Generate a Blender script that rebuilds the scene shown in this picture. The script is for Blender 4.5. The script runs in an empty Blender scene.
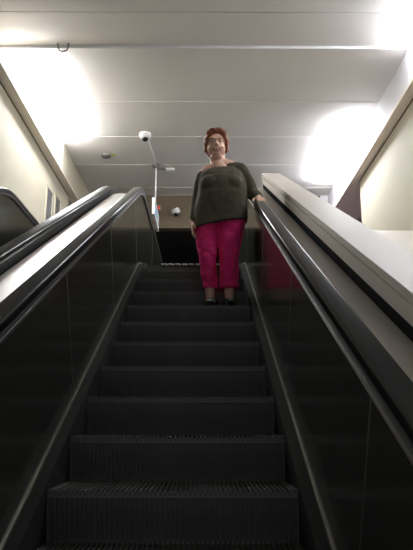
import bpy, bmesh, math, random
from mathutils import Vector, Matrix
random.seed(7)
S = bpy.context.scene
C = S.collection
K = .4983            # rise per metre of run
YB, TOP = 6.52, 3.25 # where the flight levels out, landing height

# ------------------------------------------------------------------ materials
def mat(name, col, rough=.6, metal=0, bump=0, bscale=40, vary=0, vscale=6, emit=None, estr=0, spec=.5, aniso=None, coat=0, stretch=None):
    m = bpy.data.materials.new(name); m.use_nodes = True
    n = m.node_tree.nodes; l = m.node_tree.links; p = n['Principled BSDF']
    p.inputs['Base Color'].default_value = (*col, 1)
    p.inputs['Roughness'].default_value = rough
    p.inputs['Metallic'].default_value = metal
    p.inputs['Specular IOR Level'].default_value = spec
    p.inputs['Coat Weight'].default_value = coat; p.inputs['Coat Roughness'].default_value = .22
    if emit:
        p.inputs['Emission Color'].default_value = (*emit, 1); p.inputs['Emission Strength'].default_value = estr
    if vary or bump:
        tc = n.new('ShaderNodeTexCoord'); mp = n.new('ShaderNodeMapping'); l.new(tc.outputs['Object'], mp.inputs[0])
        if stretch: mp.inputs['Scale'].default_value = stretch
    if vary:
        t = n.new('ShaderNodeTexNoise'); t.inputs['Scale'].default_value = vscale; t.inputs['Detail'].default_value = 4
        l.new(mp.outputs[0], t.inputs['Vector'])
        mx = n.new('ShaderNodeMix'); mx.data_type = 'RGBA'
        mx.inputs[6].default_value = (*[c*(1-vary) for c in col], 1); mx.inputs[7].default_value = (*[min(1, c*(1+vary)) for c in col], 1)
        l.new(t.outputs['Fac'], mx.inputs[0]); l.new(mx.outputs[2], p.inputs['Base Color'])
    if bump:
        t2 = n.new('ShaderNodeTexNoise'); t2.inputs['Scale'].default_value = bscale; t2.inputs['Detail'].default_value = 3
        l.new(mp.outputs[0], t2.inputs['Vector'])
        b = n.new('ShaderNodeBump'); b.inputs['Strength'].default_value = bump; b.inputs['Distance'].default_value = .01
        l.new(t2.outputs['Fac'], b.inputs['Height']); l.new(b.outputs[0], p.inputs['Normal'])
    return m
M = {}
M['ceil'] = mat('ceiling_paint', (.69,.675,.66), .75, vary=.05, vscale=1.5)
M['ceil_gap'] = mat('ceiling_joint', (.40,.37,.34), .8)
M['cream'] = mat('cream_wall_paint', (.50,.46,.35), .7, vary=.05, vscale=2, bump=.05)
M['trim'] = mat('beige_trim_paint', (.78,.70,.60), .6)
M['fascia'] = mat('pale_fascia_paint', (.66,.65,.67), .6)
M['brown'] = mat('brown_bulkhead', (.13,.10,.06), .7, vary=.25, vscale=3)
M['black'] = mat('dark_passage', (.012,.011,.010), .9)  # near-black colour stands in for the passage having no light
M['purple'] = mat('purple_grey_wall', (.27,.19,.28), .7, vary=.15)
M['floor'] = mat('landing_stone', (.12,.11,.10), .5, vary=.2, vscale=10)
M['parapet'] = mat('beige_parapet_stone', (.52,.475,.41), .5, vary=.07, vscale=3, bump=.03)
M['gap'] = mat('black_groove', (.006,.006,.006), .95, spec=.1)  # shade inside the parapet groove, put into a near-black colour
M['steel'] = mat('brushed_steel_deck', (.62,.59,.55), .42, 1, bump=.04, bscale=30, stretch=(60,1,1))
M['satin'] = mat('satin_beige_deck', (.52,.475,.42), .42, .2)
M['panel'] = mat('dark_metal_panel', (.23,.24,.21), .17, .92, vary=.12, vscale=2)
M['joint'] = mat('panel_joint_metal', (.22,.21,.18), .4, .8)
M['edge'] = mat('bright_edge_strip', (.62,.60,.55), .28, 1)
M['guide'] = mat('handrail_guide_metal', (.03,.03,.03), .55, .3)
M['rubber'] = mat('black_handrail_rubber', (.010,.011,.013), .28, spec=.6, coat=.5)
M['rubber'].node_tree.nodes['Principled BSDF'].inputs['IOR'].default_value = 1.6
M['step'] = mat('worn_step_aluminium', (.095,.095,.085), .5, .35, vary=.25, vscale=9)
M['skirt'] = mat('dark_skirt_metal', (.014,.015,.013), .7, 0, spec=.2)
M['comb'] = mat('comb_aluminium', (.60,.57,.50), .4, .3)
M['combplate'] = mat('comb_plate_metal', (.07,.07,.065), .45, .6)
M['white'] = mat('white_plastic', (.80,.80,.80), .4)
M['signblue'] = mat('blue_sign_print', (.18,.42,.62), .4)
M['darklens'] = mat('dark_lens', (.01,.01,.012), .1)
M['grey'] = mat('grey_metal', (.22,.21,.20), .4, .5)
M['red'] = mat('red_lamp_cover', (.40,.07,.05), .3, emit=(1,.10,.04), estr=.15)
M['yellow'] = mat('yellow_label', (.65,.60,.08), .5)
M['lamp'] = mat('lamp_diffuser', (.9,.9,.9), .5, emit=(.93,.95,1.0), estr=13)
M['poster'] = mat('poster_print', (.17,.16,.16), .5, vary=.7, vscale=7)
M['poster2'] = mat('red_brown_poster_print', (.22,.09,.07), .5, vary=.7, vscale=5)
M['skin'] = mat('skin', (.72,.43,.32), .5, vary=.06, vscale=20)
M['skin'].node_tree.nodes['Principled BSDF'].inputs['Subsurface Weight'].default_value = .08
M['lip'] = mat('lips', (.42,.10,.09), .4)
M['teeth'] = mat('teeth', (.75,.70,.62), .3)
M['hair'] = mat('auburn_hair', (.27,.085,.035), .6, vary=.55, vscale=35, bump=.6, bscale=60, stretch=(1,1,.3))
M['knit'] = mat('olive_grey_knit', (.082,.073,.052), .9, vary=.25, vscale=60, bump=.25, bscale=260, spec=.2)
M['pink'] = mat('magenta_cotton', (.78,.03,.19), .75, vary=.08, vscale=9, bump=.15, bscale=60, spec=.25)
M['shoe'] = mat('black_shoe_leather', (.012,.011,.011), .35)
M['sole'] = mat('shoe_sole', (.03,.028,.026), .7)
M['frame'] = mat('glasses_frame', (.10,.04,.03), .3, .4)
M['eye'] = mat('eye_white', (.75,.72,.68), .2)
M['iris'] = mat('brown_iris', (.05,.025,.015), .15)

# ------------------------------------------------------------------ helpers
def box(bm, x0, x1, y0, y1, z0, z1, mi=0):
    v = [bm.verts.new((x, y, z)) for x in (x0, x1) for y in (y0, y1) for z in (z0, z1)]
    for q in ((0,1,3,2), (4,6,7,5), (0,4,5,1), (2,3,7,6), (0,2,6,4), (1,5,7,3)):
        f = bm.faces.new([v[i] for i in q]); f.material_index = mi
def obj(name, bm, mats, parent=None, bevel=0, smooth=False, loc=None):
    bmesh.ops.recalc_face_normals(bm, faces=bm.faces)
    me = bpy.data.meshes.new(name); bm.to_mesh(me); bm.free()
    for m in (mats if isinstance(mats, (list, tuple)) else [mats]): me.materials.append(M[m] if isinstance(m, str) else m)
    o = bpy.data.objects.new(name, me); C.objects.link(o)
    if parent: o.parent = parent
    if loc: o.location = loc
    if smooth:
        for p in me.polygons: p.use_smooth = True
    if bevel:
        b = o.modifiers.new('bevel', 'BEVEL'); b.width = bevel; b.segments = 3; b.limit_method = 'ANGLE'
    return o
def tag(o, label, cat, group=None):
    o['label'] = label; o['category'] = cat
    if group: o['group'] = group
    return o
def thing(name, label, cat, loc=(0,0,0), group=None):
    o = bpy.data.objects.new(name, None); C.objects.link(o); o.location = loc; o.empty_display_size = .1
    return tag(o, label, cat, group)
def struct(name, bm, mats, **k):
    o = obj(name, bm, mats, **k); o['kind'] = 'structure'; return o
def boxes(name, mats, lst, fn=struct, **k):
    bm = bmesh.new()
    for b in lst: box(bm, *b)
    return fn(name, bm, mats, **k)
def tube(bm, pts, r, seg=10, closed=False, mi=0):
    pts = [Vector(p) for p in pts]; rings = []
    n = len(pts)
    for i, p in enumerate(pts):
        a = pts[(i-1) % n] if (closed or i) else p
        b = pts[(i+1) % n] if (closed or i < n-1) else p
        d = (b-a).normalized(); u = d.orthogonal().normalized()
        if rings:
            u = (lu - d*lu.dot(d)).normalized()
        lu = u; w = d.cross(u)
        rr = r[i] if isinstance(r, (list, tuple)) else r
        rings.append([bm.verts.new(p + (u*math.cos(t)+w*math.sin(t))*rr) for t in [2*math.pi*k/seg for k in range(seg)]])
    m = n if closed else n-1
    for i in range(m):
        A, B = rings[i], rings[(i+1) % n]
        for k in range(seg):
            f = bm.faces.new((A[k], A[(k+1) % seg], B[(k+1) % seg], B[k])); f.material_index = mi
    if not closed:
        f = bm.faces.new(rings[0][::-1]); f.material_index = mi
        f = bm.faces.new(rings[-1]); f.material_index = mi
def lathe(bm, prof, seg=24, origin=(0,0,0), mi=0):
    o = Vector(origin); rings = []
    for r, z in prof:
        rings.append([bm.verts.new(o+Vector((r*math.cos(2*math.pi*k/seg), r*math.sin(2*math.pi*k/seg), z))) for k in range(seg)] if r > 1e-5 else [bm.verts.new(o+Vector((0,0,z)))])
    for A, B in zip(rings, rings[1:]):
        for k in range(seg):
            a, b = A[k % len(A)], A[(k+1) % len(A)]; c, d = B[(k+1) % len(B)], B[k % len(B)]
            vs = []
            for v in (a, b, c, d):
                if v not in vs: vs.append(v)
            if len(vs) > 2:
                f = bm.faces.new(vs); f.material_index = mi
def g(y):
    if y < YB-.35: return K*y
    if y > YB+.35: return TOP
    return TOP - K*(YB+.35-y)**2/1.4
def ys(a, b, fine=.06):
    L = [a]
    if a < YB-.35 and b > YB-.35: L.append(YB-.35)
    y = max(a, YB-.35)
    while y+fine < min(b, YB+.35): y += fine; L.append(y)
    if b > YB+.35 and a < YB+.35: L.append(YB+.35)
    L.append(b)
    out = []
    for v in L:
        if not out or v-out[-1] > 1e-4: out.append(v)
    return out
def ramp(bm, x0, x1, o0, o1, ya, yb, mi=0, straight=False):
    """solid that follows the flight: cross-section x0..x1, heights o0..o1 over the nosing line"""
    R = []
    for y in ys(ya, yb):
        z = K*y if straight else g(y)
        R.append([bm.verts.new((x, y, z+o)) for x, o in ((x0,o0), (x1,o0), (x1,o1), (x0,o1))])
    for A, B in zip(R, R[1:]):
        for k in range(4):
            f = bm.faces.new((A[k], A[(k+1)%4], B[(k+1)%4], B[k])); f.material_index = mi
    bm.faces.new(R[0][::-1]).material_index = mi; bm.faces.new(R[-1]).material_index = mi

Y0, Y1 = -1.2, 9.6   # ends of the modelled escalator

# ------------------------------------------------------------------ escalator
def step_mesh():
    bm = bmesh.new()
    n = 50; w = 1.002/n
    # riser with a slight curve, ribs running down it
    prof = [(0.0,-.006), (.006,-.03), (.018,-.08), (.034,-.14), (.052,-.215)]
    for dep, half, x0s in ((.008, None, None),):
        A = [[bm.verts.new((x, y+.009, z)) for y, z in prof] for x in (-.501, .501)]
        for k in range(len(prof)-1): bm.faces.new((A[0][k], A[0][k+1], A[1][k+1], A[1][k]))
    for i in range(n):
        a = -.501+w*(i+.27); b = -.501+w*(i+.73)
        A = [[bm.verts.new((x, y, z)) for y, z in prof] for x in (a, b)]
        B = [[bm.verts.new((x, y+.012, z)) for y, z in prof] for x in (a, b)]
        for k in range(len(prof)-1):
            bm.faces.new((A[0][k], A[0][k+1], A[1][k+1], A[1][k]))
            bm.faces.new((A[0][k], B[0][k], B[0][k+1], A[0][k+1]))
            bm.faces.new((A[1][k], A[1][k+1], B[1][k+1], B[1][k]))
        box(bm, a, b, 0.0, .43, -.012, 0)
    box(bm, -.501, .501, .004, .44, -.03, -.010)
    box(bm, -.501, -.475, .0, .43, -.02, .002); box(bm, .475, .501, .0, .43, -.02, .002)
    return bm
def make_escalator():
    E = thing('escalator', 'black escalator with ribbed steps, the one the person in pink trousers rides', 'escalator', (0,0,0), 'escalators side by side')
    st = None
    for j in range(-9, 11):
        y = 2.634+.4*j
        if st is None: st = obj('step', step_mesh(), 'step', E)
        else:
            s = st.copy(); C.objects.link(s); s.parent = E
            st_new = s
        (st if j == -9 else st_new).location = (0, y, g(y))
    for s in (-1, 1):
        sx = lambda a, b: (min(s*a, s*b), max(s*a, s*b))
        bm = bmesh.new(); ramp(bm, *sx(.503, .525), -.45, .025, Y0, 7.0); obj('skirt_panel', bm, 'skirt', E)
        bm = bmesh.new(); ramp(bm, *sx(.5035, .575), .022, .033, Y0, Y1); obj('skirt_ledge', bm, 'skirt', E)
        bm = bmesh.new(); ramp(bm, *sx(.552, .562), .033, .043, Y0, Y1); obj('ledge_strip', bm, 'joint', E)
        # inner panels, cut square to the slope
        ps = [-1.2, .62, 1.98, 3.34, 4.70, 6.2, 8.0, Y1]
        sk = .40
        for i in range(len(ps)-1):
            bm = bmesh.new()
            a, b = ps[i], ps[i+1]
            R = []
            for t in range(15):
                y = a+(b-a)*t/14
                tilt = sk*max(0, min(1, (6.8-y)/.6)) if y > Y0+.3 else 0
                if i == len(ps)-2: tilt = 0
                yb_, yt_ = y, y-tilt*.8
                R.append([bm.verts.new(v) for v in ((s*.560, yb_, g(yb_)+.035), (s*.590, yb_, g(yb_)+.035), (s*.590, yt_, g(yt_)+.815), (s*.560, yt_, g(yt_)+.815))])
            for A, B in zip(R, R[1:]):
                for k in range(4): bm.faces.new((A[k], A[(k+1)%4], B[(k+1)%4], B[k]))
            bm.faces.new(R[0][::-1]); bm.faces.new(R[-1])
            obj('balustrade_panel', bm, 'panel', E)
            if 0 < i:
                bm = bmesh.new(); y = a
                tilt = sk*max(0, min(1, (6.8-y)/.6))
                yt = y-tilt*.8
                vs = [(y-.004, .037), (y+.004, .037), (yt+.004, .815), (yt-.004, .815)]
                f = [bm.verts.new((s*.5585, yy, g(yy)+o)) for yy, o in vs]; h = [bm.verts.new((s*.563, yy, g(yy)+o)) for yy, o in vs]
                bm.faces.new(f); bm.faces.new(h[::-1])
                for k in range(4): bm.faces.new((f[k], f[(k+1)%4], h[(k+1)%4], h[k]))
                obj('panel_joint', bm, 'joint', E)
        bm = bmesh.new(); ramp(bm, *sx(.5575, .568), .8145, .8185, Y0, Y1) if s == 1 else ramp(bm, *sx(.542, .562), .8145, .8185, Y0, Y1); obj('edge_strip', bm, 'edge', E)
        bm = bmesh.new(); ramp(bm, *(sx(.568, .632) if s == 1 else sx(.546, .615)), .80, .858 if s == 1 else .842, Y0, Y1); obj('handrail_guide', bm, 'guide', E)
        # handrail : rounded C section swept along the flight, turning down round the newel
        hx, hz = (.600, .878) if s == 1 else (.585, .860)
        path = [(y, g(y)+hz) for y in ys(Y0, Y1)]
        r = .40
        for k in range(1, 13):
            a = math.pi*k/12; path.append((Y1+r*math.sin(a), TOP+hz-r+r*math.cos(a)))
        bm = bmesh.new(); rings = []
        sec = []
        for qx, qz, a0 in ((1,1,0), (-1,1,1), (-1,-1,2), (1,-1,3)):
            for k in range(6):
                t = math.pi/2*(a0+k/5); sec.append((qx*.029+.012*math.cos(t), qz*.010+.012*math.sin(t)))
        ns = len(sec)
        for i, (y, z) in enumerate(path):
            a = path[max(0, i-1)]; b = path[min(len(path)-1, i+1)]
            d = Vector((0, b[0]-a[0], b[1]-a[1])).normalized(); nrm = Vector((0, -d.z, d.y))
            rings.append([bm.verts.new(Vector((s*hx+u, y, z))+nrm*v) for u, v in sec])
        for A, B in zip(rings, rings[1:]):
            for k in range(ns): bm.faces.new((A[k], A[(k+1)%ns], B[(k+1)%ns], B[k]))
        bm.faces.new(rings[0][::-1]); bm.faces.new(rings[-1])
        obj('handrail', bm, 'rubber', E, smooth=True)
        # newel end panel
        bm = bmesh.new()
        P = [(Y1, TOP+.035), (Y1+.2, TOP+.035)] + [(Y1+.37*math.sin(a), TOP+.445-.37*math.cos(a)) for a in [math.pi*k/14 for k in range(3, 15)]]
        fa = [bm.verts.new((s*.56, y, z)) for y, z in P]; fb = [bm.verts.new((s*.59, y, z)) for y, z in P]
        bm.faces.new(fa); bm.faces.new(fb[::-1])
        for k in range(len(P)): q = (k+1) % len(P); bm.faces.new((fa[k], fa[q], fb[q], fb[k]))
        obj('newel_panel', bm, 'panel', E)
        o0, o1 = (.632, .82) if s == 1 else (.615, .838)
        bm = bmesh.new(); ramp(bm, *sx(o0, o1), .775, .80 if s == 1 else .815, Y0, 6.9 if s == 1 else Y1, straight=(s == 1))
        obj('outer_deck', bm, 'satin' if s == 1 else 'steel', E)['label'] = 'beige satin deck beside the right handrail' if s == 1 else 'brushed steel deck beside the left handrail'
        bm = bmesh.new(); ramp(bm, *sx(.60, .66), -.3, .775, Y0, Y1); obj('outer_cladding', bm, 'skirt', E)
    # comb
    boxes('comb_plate', 'combplate', [(-.50, .50, 6.70, 7.5, TOP-.02, TOP+.012)], fn=obj, parent=E)
    bm = bmesh.new(); x = -.34
    while x < .48:
        vs = [(x, 6.62), (x+.050, 6.62), (x+.062, 6.74), (x+.012, 6.74)]
        a = [bm.verts.new((px, py, TOP-.002 if py < 6.7 else TOP+.012)) for px, py in vs]; b = [bm.verts.new((px, py, TOP+.014 if py < 6.7 else TOP+.034)) for px, py in vs]
        bm.faces.new(a[::-1]); bm.faces.new(b)
        for k in range(4): bm.faces.new((a[k], a[(k+1)%4], b[(k+1)%4], b[k]))
        x += .075
    obj('comb_teeth', bm, 'comb', E)['label'] = 'pale metal comb teeth at the top'
    return E
esc = make_escalator()
n2 = esc.copy(); C.objects.link(n2); n2.location = (-1.5, 0, 0)
n2['label'] = 'neighbouring escalator along the cream left wall, mostly hidden behind the steel deck'
for ch in esc.children:
    if ch.name.startswith('outer_deck') and ch.data.vertices[0].co.x > 0: continue
    c = ch.copy(); C.objects.link(c); c.parent = n2

# ------------------------------------------------------------------ the setting
CZ = 5.8; YE = 11.3
# ceiling : big panels with narrow joints, the near part a little higher
seams = [-2.0, -.7, .6, 1.9, 3.2, 4.5, 5.85, 6.46, 7.72, 8.79, 9.85, 10.9, YE]
bm = bmesh.new()
for a, b in zip(seams, seams[1:]):
    z = CZ+.03 if b <= 6.47 else CZ
    box(bm, -2.3, 2.5, a+.006, b-.006, z, z+.04)
    if b > 6.47: box(bm, -2.3, 2.5, b-.016, b+.004, z-.006, z)
box(bm, -2.3, 2.5, -2.0, YE, CZ+.07, CZ+.12, 1)
struct('ceiling', bm, ['ceil', 'ceil_gap'])
boxes('trim_1', 'fascia', [(-2.25, 2.5, 6.455, 6.475, CZ-.008, CZ+.03)], bevel=.004)
# left side: upper face, soffit ledge, wall
boxes('wall_left_upper', 'cream', [(-2.6, -2.05, 8.95, YE, 5.345, CZ+.12), (-2.6, -2.25, -2, 8.95, 5.345, CZ+.12)])
boxes('trim_2', 'trim', [(-2.6, -2.05, -2, YE, 5.315, 5.345)])
boxes('shadow_line_left', 'brown', [(-2.19, -2.17, -2, YE, 5.303, 5.315)])  # dark strip stands in for the shadow line where ledge meets wall
boxes('wall_left', 'cream', [(-2.5, -2.18, -2, YE, -2, 5.315)])
# right side
boxes('wall_right_upper', 'fascia', [(2.5, 2.9, -2, YE, 5.38, CZ+.12)])
boxes('trim_4', 'trim', [(2.48, 3.4, -2, YE, 5.33, 5.38)], bevel=.006)
boxes('shadow_line_right', 'brown', [(2.61, 2.63, -2, 9.4, 5.318, 5.33)])  # painted shadow line under the right ledge, a dark strip
boxes('wall_right', 'cream', [(2.62, 2.85, -2, 9.4, -2, 5.33)])
boxes('wall_right_recess', 'purple', [(3.3, 3.4, 9.3, YE, 2, 5.33), (2.85, 3.3, 9.2, 9.3, 2, 5.33)])
# far end
boxes('wall_back_corner', 'fascia', [(2.35, 3.4, YE, YE+.2, 5.33, CZ+.12)])
boxes('wall_back_upper', 'brown', [(-2.5, 2.35, YE, YE+.2, 5.14, CZ+.12)])
boxes('wall_back', 'purple', [(2.35, 3.4, YE, YE+.2, TOP, 5.33)])
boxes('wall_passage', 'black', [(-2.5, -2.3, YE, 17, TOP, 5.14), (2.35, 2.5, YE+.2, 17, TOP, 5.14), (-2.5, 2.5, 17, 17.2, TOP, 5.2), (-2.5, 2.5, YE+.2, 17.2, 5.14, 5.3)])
boxes('floor', 'floor', [(-2.5, 3.4, 7.5, 17, TOP-.15, TOP), (-2.5, -2.12, 6.7, 7.5, TOP-.15, TOP), (.66, 2.85, 7.0, 7.5, TOP-.15, TOP)])
# parapet on the right
bm = bmesh.new(); ramp(bm, .82, 1.02, .858, .99, Y0, 6.95, straight=True); ramp(bm, .83, 1.02, -1.2, .858, Y0, 6.95, straight=True)
struct('wall_parapet', bm, 'parapet')
bm = bmesh.new(); ramp(bm, .808, .822, .970, .990, Y0, 6.95, straight=True); ramp(bm, .808, .822, .925, .942, Y0, 6.95, straight=True); struct('trim_6', bm, 'parapet')
bm = bmesh.new(); ramp(bm, .822, .832, .80, .858, Y0, 6.95, straight=True); struct('groove_fill', bm, 'gap')  # black fill that paints the groove between deck and parapet as shaded
bm = bmesh.new(); ramp(bm, 1.02, 2.62, .2, .4, Y0, 7.0); struct('floor_side', bm, 'parapet')

# ------------------------------------------------------------------ lamps
def lamp(label, x0, x1, y0, y1, z):
    L = thing('ceiling_light', label, 'ceiling light', ((x0+x1)/2, (y0+y1)/2, z-.09), 'ceiling light fittings')
    w, d = (x1-x0)/2, (y1-y0)/2
    boxes('housing', 'white', [(-w+.02, w-.02, -d+.02, d-.02, .075, .09)], fn=obj, parent=L)
    boxes('diffuser', 'lamp', [(-w, w, -d, d, -.01, .075)], fn=obj, parent=L, bevel=.03)  # glowing shape made wider than the tubes to include their glare
lamp('long fluorescent ceiling light glaring over the left wall', -2.2, -1.68, 6.6, 8.75, CZ)
lamp('long fluorescent ceiling light glaring near the right wall, the lower of the two there', 2.05, 2.46, 8.15, 10.45, CZ)
lamp('long ceiling light at the top right corner, the nearer of the two on the right', 2.30, 2.46, 3.4, 6.36, CZ+.03)

# ------------------------------------------------------------------ small fittings
t = thing('security_camera', 'white dome security camera with dark lens on the ceiling', 'camera', (-.76, 8.68, CZ))
bm = bmesh.new(); lathe(bm, [(0,-.0), (.085,0), (.09,-.03), (.075,-.06), (.05,-.075), (0,-.078)]); obj('base', bm, 'white', t, smooth=True)
bm = bmesh.new(); lathe(bm, [(.052,-.06), (.05,-.09), (.032,-.115), (0,-.125)]); obj('lens_dome', bm, 'darklens', t, smooth=True)
t = thing('ceiling_downlight', 'small dark round ceiling fitting with a yellow mark, above the left handrails', 'ceiling fitting', (-1.46, 9.44, CZ))
bm = bmesh.new(); lathe(bm, [(0,0), (.085,0), (.085,-.02), (.065,-.05), (0,-.06)]); obj('housing', bm, 'grey', t, smooth=True)
boxes('label_tag', 'yellow', [(.09, .16, -.03, .01, -.01, .0)], fn=obj, parent=t)
t = thing('smoke_detector', 'small white box detector on the ceiling beside the hanging sign pole', 'detector', (-.45, 10.02, CZ))
boxes('housing', 'white', [(-.07, .07, -.05, .05, -.045, 0)], fn=obj, parent=t, bevel=.01)
boxes('cable_cover', 'grey', [(-.23, -.07, -.008, .008, -.015, 0)], fn=obj, parent=t)
t = thing('hanging_sign', 'narrow white sign with blue print hung on a white pole beyond the left handrail', 'sign', (-.68, 9.85, CZ))
bm = bmesh.new(); lathe(bm, [(0,0), (.07,0), (.07,-.03), (.03,-.06), (0,-.06)]); obj('ceiling_mount', bm, 'grey', t, smooth=True)
bm = bmesh.new(); tube(bm, [(0,0,-.05), (0,0,-.74)], .011); obj('pole', bm, 'white', t, smooth=True)
boxes('sign_board', 'white', [(-.022, .022, -.40, .55, -1.01, -.73)], fn=obj, parent=t, bevel=.004)
boxes('sign_print', 'signblue', [(.022, .0235, -.28, .20, -.94, -.80), (-.0235, -.022, -.28, .20, -.94, -.80)], fn=obj, parent=t)
bm = bmesh.new(); tube(bm, [(-.74, 8.77, CZ-.008), (-.70, 9.3, CZ-.008), (-.68, 9.79, CZ-.008)], .007, 6)
tag(obj('ceiling_conduit', bm, 'white'), 'thin pale conduit on the ceiling from the dome camera to the sign pole', 'conduit')
t = thing('warning_light', 'small red light on the brown bulkhead beside the hanging sign', 'light', (-.73, YE, 5.53))
boxes('base', 'grey', [(-.05, .05, -.03, 0, -.07, .07)], fn=obj, parent=t, bevel=.005)
bm = bmesh.new(); lathe(bm, [(0,0), (.03,0), (.03,.04), (.02,.06), (0,.07)]); bmesh.ops.rotate(bm, verts=bm.verts, matrix=Matrix.Rotation(math.pi/2, 3, 'X'))
obj('lamp_cover', bm, 'red', t, smooth=True, loc=(0,-.03,0))
t = thing('bullet_camera', 'pale bullet camera with dark lens on the brown bulkhead', 'camera', (-.45, YE, 5.42))
boxes('bracket', 'white', [(-.03, .03, -.12, 0, -.02, .05)], fn=obj, parent=t, bevel=.005)
bm = bmesh.new(); tube(bm, [(0,-.08,0), (.09,-.22,.00)], .055, 14); obj('body', bm, 'white', t, smooth=True)
bm = bmesh.new(); tube(bm, [(.05,-.15,-.045), (.06,-.17,-.075)], .045, 14); obj('lens', bm, 'darklens', t, smooth=True)
bm = bmesh.new(); tube(bm, [(-.06,0,0), (-.06,0,-.05), (-.045,0,-.10), (0,0,-.12), (.045,0,-.10), (.06,0,-.05), (.06,0,0)], .010, 8)
tag(obj('ceiling_hook', bm, 'grey', loc=(-1.5, 6.42, CZ+.04), smooth=True), 'small grey U-shaped hook on the ceiling beside the left light', 'hook')
t = thing('wall_camera', 'small dark camera with a white cap at the right edge, under the ledge', 'camera', (2.60, 6.42, 5.33))
boxes('cap', 'white', [(-.06, .06, -.06, .06, -.12, -.09)], fn=obj, parent=t, bevel=.01)
boxes('body', 'darklens', [(-.04, .04, -.05, .05, -.09, 0)], fn=obj, parent=t, bevel=.01)
for k, (y0, y1, lab) in enumerate(((8.6, 8.98, 'framed poster on the left wall, the nearest of the three'), (9.12, 9.5, 'framed poster on the left wall, the middle of the three'), (10.0, 10.35, 'framed poster on the left wall, the farthest and smallest of the three'))):
    t = thing('wall_poster', lab, 'poster', (-2.18, (y0+y1)/2, (4.60, 4.66, 4.95)[k]), 'posters on the left wall')
    w = (y1-y0)/2
    boxes('frame', 'cream', [(0, .02, -w, w, .33, .36), (0, .02, -w, w, -.30, -.27), (0, .02, -w, -w+.03, -.27, .33), (0, .02, w-.03, w, -.27, .33)], fn=obj, parent=t)
    boxes('print', 'poster', [(0, .008, -w+.03, w-.03, -.27, .33)], fn=obj, parent=t)
t = thing('standing_poster', 'reddish poster on the purple-grey wall past the right wall end', 'poster', (2.72, YE, 5.19))
boxes('frame', 'grey', [(-.11, .11, -.02, 0, -.40, .12)], fn=obj, parent=t, bevel=.004)
boxes('print', 'poster2', [(-.09, .09, -.025, -.02, -.38, .10)], fn=obj, parent=t)

# ------------------------------------------------------------------ the person
def ball(bm, c, r, rot=None, sub=3):
    mtx = Matrix.Translation(c) @ (rot.to_4x4() if rot else Matrix()) @ Matrix.Diagonal((*(r if isinstance(r, (tuple, list)) else (r,)*3), 1))
    bmesh.ops.create_icosphere(bm, subdivisions=sub, radius=1, matrix=mtx)
def limb(bm, pts, rads, flat=1, seg=16):
    """tapered rounded tube through the points"""
    P, R = [], []
    for i in range(len(pts)-1):
        a, b = Vector(pts[i]), Vector(pts[i+1])
        for t in range(5 if i < len(pts)-2 else 6):
            P.append(a.lerp(b, t/5)); R.append(rads[i]+(rads[i+1]-rads[i])*t/5)
    tube(bm, P, R, seg)
    for p, r in zip(pts, rads): ball(bm, p, r*.995, sub=2)
def fuse(name, bm, mats, parent, voxel, smooth=6, disp=0, dscale=.1, cut=()):
    me = bpy.data.meshes.new('t'); bm.to_mesh(me); bm.free()
    o = bpy.data.objects.new('t', me); C.objects.link(o)
    r = o.modifiers.new('r', 'REMESH'); r.mode = 'VOXEL'; r.voxel_size = voxel
    s = o.modifiers.new('s', 'SMOOTH'); s.iterations = smooth; s.factor = .5
    if disp:
        tx = bpy.data.textures.new('folds', 'CLOUDS'); tx.noise_scale = dscale; tx.noise_depth = 1
        d = o.modifiers.new('d', 'DISPLACE'); d.texture = tx; d.strength = disp; d.mid_level = .5; d.texture_coords = 'LOCAL'
    dg = bpy.context.evaluated_depsgraph_get(); dg.update()
    m2 = bpy.data.meshes.new_from_object(o.evaluated_get(dg)); bpy.data.objects.remove(o)
    b2 = bmesh.new(); b2.from_mesh(m2)
    for co, no in cut:
        r = bmesh.ops.bisect_plane(b2, geom=b2.verts[:]+b2.edges[:]+b2.faces[:], plane_co=co, plane_no=no, clear_outer=True)
        bmesh.ops.holes_fill(b2, edges=[e for e in b2.edges if e.is_boundary])
    b2.to_mesh(m2); b2.free()
    m2.name = name
    m2.materials.clear()
    for m in mats: m2.materials.append(M[m])
    for p in m2.polygons: p.use_smooth = True; p.material_index = 0
    q = bpy.data.objects.new(name, m2); C.objects.link(q)
    if parent: q.parent = parent
    return q
def hand(bm, wrist, fdir, out, side, curl, size=1.0, spread=.0):
    """palm + four fingers + thumb.  fdir: finger direction, out: back of the hand, side: towards the thumb"""
    w, f, o, s = Vector(wrist), Vector(fdir).normalized(), Vector(out).normalized(), Vector(side).normalized()
    R = Matrix((s, f, o)).transposed()
    pc = w+f*.050*size
    ball(bm, pc, (.041*size, .052*size, .017*size), R)
    for k, (dx, ln) in enumerate(((.029,.068), (.010,.076), (-.010,.071), (-.029,.055))):
        p = pc+s*dx*size+f*.038*size
        pts = [p]
        d = f.copy() + s*dx*spread*10; d.normalize()
        for q, c in enumerate(curl):
            d = Matrix.Rotation(c, 3, o.cross(f).normalized()) @ d if False else (d*math.cos(c)-o*math.sin(c)).normalized()
            p = p+d*ln*size*(.45, .32, .26)[q]; pts.append(p)
        limb(bm, pts, [.0098*size, .0092*size, .0085*size, .0072*size], seg=8)
    p = w+f*.022*size+s*.028*size
    a = p+(s*.75+f*.65-o*.2).normalized()*.040*size; b = a+(f*.9+s*.25-o*.35).normalized()*.032*size
    limb(bm, [p, a, b], [.014*size, .0115*size, .009*size], seg=8)

BASE = Vector((.28, 5.24, g(5.034)+.002))
HX = -.045
bm = bmesh.new()
HC = Vector((HX, 0, 1.655)); HS = 1.11
def headscale(bm):
    for v in bm.verts: v.co = HC+(v.co-HC)*HS
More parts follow.
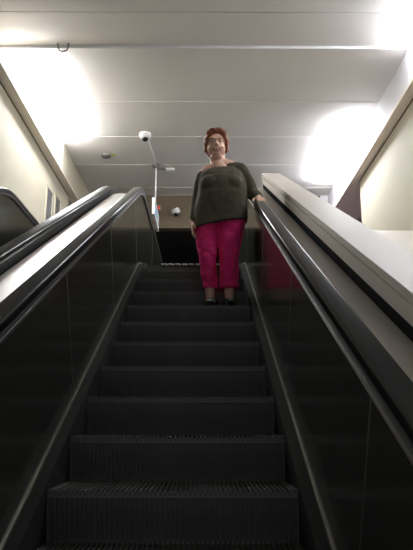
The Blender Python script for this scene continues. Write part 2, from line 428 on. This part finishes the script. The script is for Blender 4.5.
# head (faces -Y)
ball(bm, (HX, .005, 1.540), (.081, .094, .086))
ball(bm, (HX, -.018, 1.480), (.074, .078, .082))
ball(bm, (HX, -.040, 1.425), (.042, .042, .034))            # chin
for s in (-1, 1):
    ball(bm, (HX+s*.036, -.058, 1.472), (.028, .026, .026))  # cheeks
    ball(bm, (HX+s*.077, .005, 1.50), (.010, .019, .030))    # ears
    ball(bm, (HX+s*.028, -.083, 1.545), (.024, .010, .010))  # brow
limb(bm, [(HX, -.088, 1.525), (HX, -.106, 1.487)], [.008, .0125])
ball(bm, (HX-.012, -.096, 1.483), .0085); ball(bm, (HX+.012, -.096, 1.483), .0085)
ball(bm, (HX, -.083, 1.447), (.027, .010, .007)); ball(bm, (HX, -.079, 1.434), (.023, .010, .008))
headscale(bm)
limb(bm, [(HX, .020, 1.46), (-.025, .02, 1.34), (-.01, .02, 1.26)], [.064, .070, .088])
ball(bm, (HX, -.02, 1.375), (.058, .055, .035))
# shoulders, chest, belly, hips
limb(bm, [(-.005, .015, 1.315), (-.12, .015, 1.255), (-.18, .02, 1.205)], [.055, .055, .050])
limb(bm, [(-.005, .015, 1.33), (.09, .015, 1.305), (.17, .02, 1.26)], [.060, .052, .045])
ball(bm, (0, .01, 1.17), (.150, .10, .145)); ball(bm, (0, .0, .98), (.16, .12, .19)); ball(bm, (0, .01, .85), (.16, .12, .14))
for s in (-1, 1): ball(bm, (s*.07, -.06, 1.12), (.07, .05, .07))
# arms
limb(bm, [(.18, .02, 1.235), (.275, .045, 1.06), (.318, -.09, .970), (.322, -.115, .953)], [.050, .042, .030, .026])
limb(bm, [(-.165, .02, 1.18), (-.215, .04, .96), (-.250, -.01, .79), (-.251, -.014, .77)], [.050, .042, .030, .025])
sl = Vector((0, -1, -K)).normalized(); up = Vector((0, -K, 1)).normalized()
hand(bm, (.322, -.115, .957), (Vector((.10, -1, -K)).normalized()), up, (-1, -.1, 0), (.30, .75, 1.0), spread=.05)
hand(bm, (-.251, -.014, .775), (-.02, -.10, -1), (-1, -.15, .0), (.1, -1, -.1), (.15, .35, .35))
# legs
limb(bm, [(-.11, .0, .78), (-.122, -.02, .46), (-.108, .02, .30), (-.100, .03, .09)], [.10, .060, .054, .036])
limb(bm, [(.09, .0, .78), (.055, -.02, .46), (.055, .02, .30), (.065, .03, .09)], [.10, .062, .058, .036])
for x, a in ((-.105, -.25), (.065, .2)):
    R = Matrix.Rotation(-a, 3, 'Z')
    limb(bm, [Vector((x, .03, .09)), Vector((x, .03, .05))+R@Vector((0, .02, 0)), Vector((x, .03, .035))+R@Vector((0, -.10, 0)), Vector((x, .03, .028))+R@Vector((0, -.16, 0))], [.036, .036, .033, .022])
body = fuse('person', bm, ['skin', 'lip', 'teeth'], None, .0045, smooth=3)
for p in body.data.polygons:
    c = HC+(p.center-HC)/HS
    if c.y < -.066 and abs(c.x-HX) < .032:
        zz = c.z-1.4405-((c.x-HX)**2)*9
        if abs(c.x-HX) < .020 and abs(zz) < .0033: p.material_index = 2
        elif abs(zz) < .011: p.material_index = 1
body.location = BASE
tag(body, 'short auburn-haired person in olive-grey jumper and magenta trousers, one hand on the right handrail', 'person')

# hair
bm = bmesh.new()
ball(bm, (HX, .022, 1.570), (.094, .100, .090)); ball(bm, (HX, .045, 1.50), (.088, .075, .085))
for s in (-1, 1):
    ball(bm, (HX+s*.082, .005, 1.545), (.023, .060, .050)); ball(bm, (HX+s*.085, .015, 1.50), (.017, .036, .036))
    ball(bm, (HX+s*.052, -.042, 1.600), (.038, .040, .032)); ball(bm, (HX+s*.068, -.050, 1.575), (.018, .022, .030))
ball(bm, (HX-.015, -.062, 1.618), (.045, .028, .022), Matrix.Rotation(.3, 3, 'Y')); ball(bm, (HX+.02, -.06, 1.622), (.04, .028, .022))
rnd = random.Random(3)
for k in range(46):
    a = rnd.uniform(0, 2*math.pi); e = rnd.uniform(.15, 1.35)
    d = Vector((math.cos(a)*math.cos(e)*.090, math.sin(a)*math.cos(e)*.095, math.sin(e)*.082))
    p = Vector((HX, .022, 1.575))+d
    if p.y < -.05 and p.z < 1.61: continue
    q = p+Vector((d.x*.12+rnd.uniform(-.012, .012), d.y*.10, -.030))
    limb(bm, [p, q], [.013, .007], seg=6)
headscale(bm)
fuse('hair', bm, ['hair'], body, .005, smooth=2, disp=.008, dscale=.02)
# eyes + glasses
for s in (-1, 1):
    bm = bmesh.new(); ball(bm, (HX+s*.030, -.0815, 1.522), (.0125, .008, .0065), sub=2)
    headscale(bm); e = obj('eye', bm, 'eye', body, smooth=True)
    bm = bmesh.new(); ball(bm, (HX+s*.030, -.0875, 1.522), (.0055, .0035, .0055), sub=2); headscale(bm); obj('iris', bm, 'iris', e, smooth=True)
bm = bmesh.new()
for s in (-1, 1):
    tube(bm, [(HX+s*.031+.023*math.cos(t), -.103+.006*abs(math.cos(t)), 1.519+.016*math.sin(t)) for t in [2*math.pi*k/20 for k in range(20)]], .0017, 6, closed=True)
    tube(bm, [(HX+s*.054, -.097, 1.523), (HX+s*.078, -.06, 1.524), (HX+s*.084, .0, 1.520)], .0017, 6)
tube(bm, [(HX-.009, -.103, 1.523), (HX, -.106, 1.526), (HX+.009, -.103, 1.523)], .0017, 6)
headscale(bm); obj('glasses', bm, 'frame', body, smooth=True)
# jumper
bm = bmesh.new()
R0 = []
for z, cx, rx, fy, by in ((.70, -.01, .238, .165, .15), (.80, -.01, .236, .175, .155), (.90, -.005, .236, .190, .155), (1.00, .004, .226, .195, .15), (1.08, .006, .218, .190, .145), (1.15, .006, .207, .172, .14), (1.20, .003, .200, .140, .13), (1.245, .006, .170, .105, .11), (1.275, .01, .120, .075, .085)):
    ring = []
    for k in range(32):
        t = 2*math.pi*k/32; c_, s_ = math.cos(t), math.sin(t)
        ring.append(bm.verts.new((cx+rx*math.copysign(abs(c_)**.85, c_), .005+(by if s_ > 0 else fy)*math.copysign(abs(s_)**.9, s_), z)))
    R0.append(ring)
for A, B in zip(R0, R0[1:]):
    for k in range(32): bm.faces.new((A[k], A[(k+1)%32], B[(k+1)%32], B[k]))
bm.faces.new(R0[0][::-1]); bm.faces.new(R0[-1])
for s in (-1, 1): ball(bm, (s*.090, -.085, 1.085), (.100, .100, .095))
limb(bm, [(.075, .015, 1.290), (.165, .02, 1.275), (.238, .04, 1.15), (.282, .045, 1.055), (.315, -.05, .997), (.318, -.075, .982)], [.060, .072, .068, .062, .046, .044])
limb(bm, [(-.115, .015, 1.243), (-.168, .02, 1.200), (-.200, .035, 1.07), (-.218, .04, .95), (-.238, -.005, .82), (-.241, -.01, .80)], [.055, .062, .056, .050, .042, .041])
sw = fuse('jumper', bm, ['knit'], body, .0075, smooth=10, disp=.014, dscale=.11)
# square the hem off
b2 = bmesh.new(); b2.from_mesh(sw.data)
bmesh.ops.bisect_plane(b2, geom=b2.verts[:]+b2.edges[:]+b2.faces[:], plane_co=(0, 0, .745), plane_no=(.17, 0, -1), clear_outer=True)
bmesh.ops.holes_fill(b2, edges=[e for e in b2.edges if e.is_boundary]); b2.to_mesh(sw.data); b2.free()
# trousers
bm = bmesh.new()
ball(bm, (-.005, .01, .84), (.205, .165, .14))
limb(bm, [(-.115, .0, .80), (-.128, -.01, .60), (-.125, -.01, .44), (-.105, .015, .24), (-.098, .02, .12)], [.118, .096, .076, .064, .064])
limb(bm, [(.095, .0, .80), (.068, -.01, .60), (.062, -.01, .44), (.062, .015, .24), (.070, .02, .12)], [.122, .103, .087, .082, .090])
fuse('trousers', bm, ['pink'], body, .007, smooth=5, disp=.022, dscale=.07, cut=[((0, 0, .185), (0, 0, -1))])
# shoes
for x, a in ((-.105, -.25), (.065, .2)):
    R = Matrix.Rotation(-a, 3, 'Z'); P = Vector((x, .03, 0))
    bm = bmesh.new()
    limb(bm, [P+Vector((0, 0, .047))+R@Vector((0, .03, 0)), P+Vector((0, 0, .045))+R@Vector((0, -.08, 0)), P+Vector((0, 0, .036))+R@Vector((0, -.16, 0))], [.045, .045, .036])
    sh = fuse('shoe', bm, ['shoe'], body, .006, smooth=3, cut=[((0, 0, .012), (0, 0, -1)), ((0, 0, .078), (0, .25, 1))])
    bm = bmesh.new()
    out = [(.044*math.sin(t)*(1 if math.cos(t) > 0 else .9), -.065-.125*math.cos(t)) for t in [2*math.pi*k/24 for k in range(24)]]
    A = [bm.verts.new(P+Vector((0, 0, .0))+R@Vector((u, v, 0))) for u, v in out]; B = [bm.verts.new(P+Vector((0, 0, .014))+R@Vector((u, v, 0))) for u, v in out]
    bm.faces.new(A[::-1]); bm.faces.new(B)
    for k in range(24): bm.faces.new((A[k], A[(k+1)%24], B[(k+1)%24], B[k]))
    obj('sole', bm, 'sole', sh)

# ------------------------------------------------------------------ world, camera
w = bpy.data.worlds.new('world'); S.world = w; w.use_nodes = True
w.node_tree.nodes['Background'].inputs[0].default_value = (.9, .95, 1, 1)
w.node_tree.nodes['Background'].inputs[1].default_value = .15
cd = bpy.data.cameras.new('camera'); cam = bpy.data.objects.new('camera', cd); C.objects.link(cam)
cd.sensor_fit = 'VERTICAL'; cd.sensor_height = 24; cd.lens = 625.1/550*24; cd.clip_start = .02
cam.location = (.122, 0, 1.58)
cam.rotation_euler = (math.pi/2+.2304, 0, -.00478)
S.camera = cam
S.view_settings.view_transform = 'Standard'; S.view_settings.look = 'None'
S.view_settings.gamma = 1; S.view_settings.use_curve_mapping = False
S.view_settings.exposure = 1.5
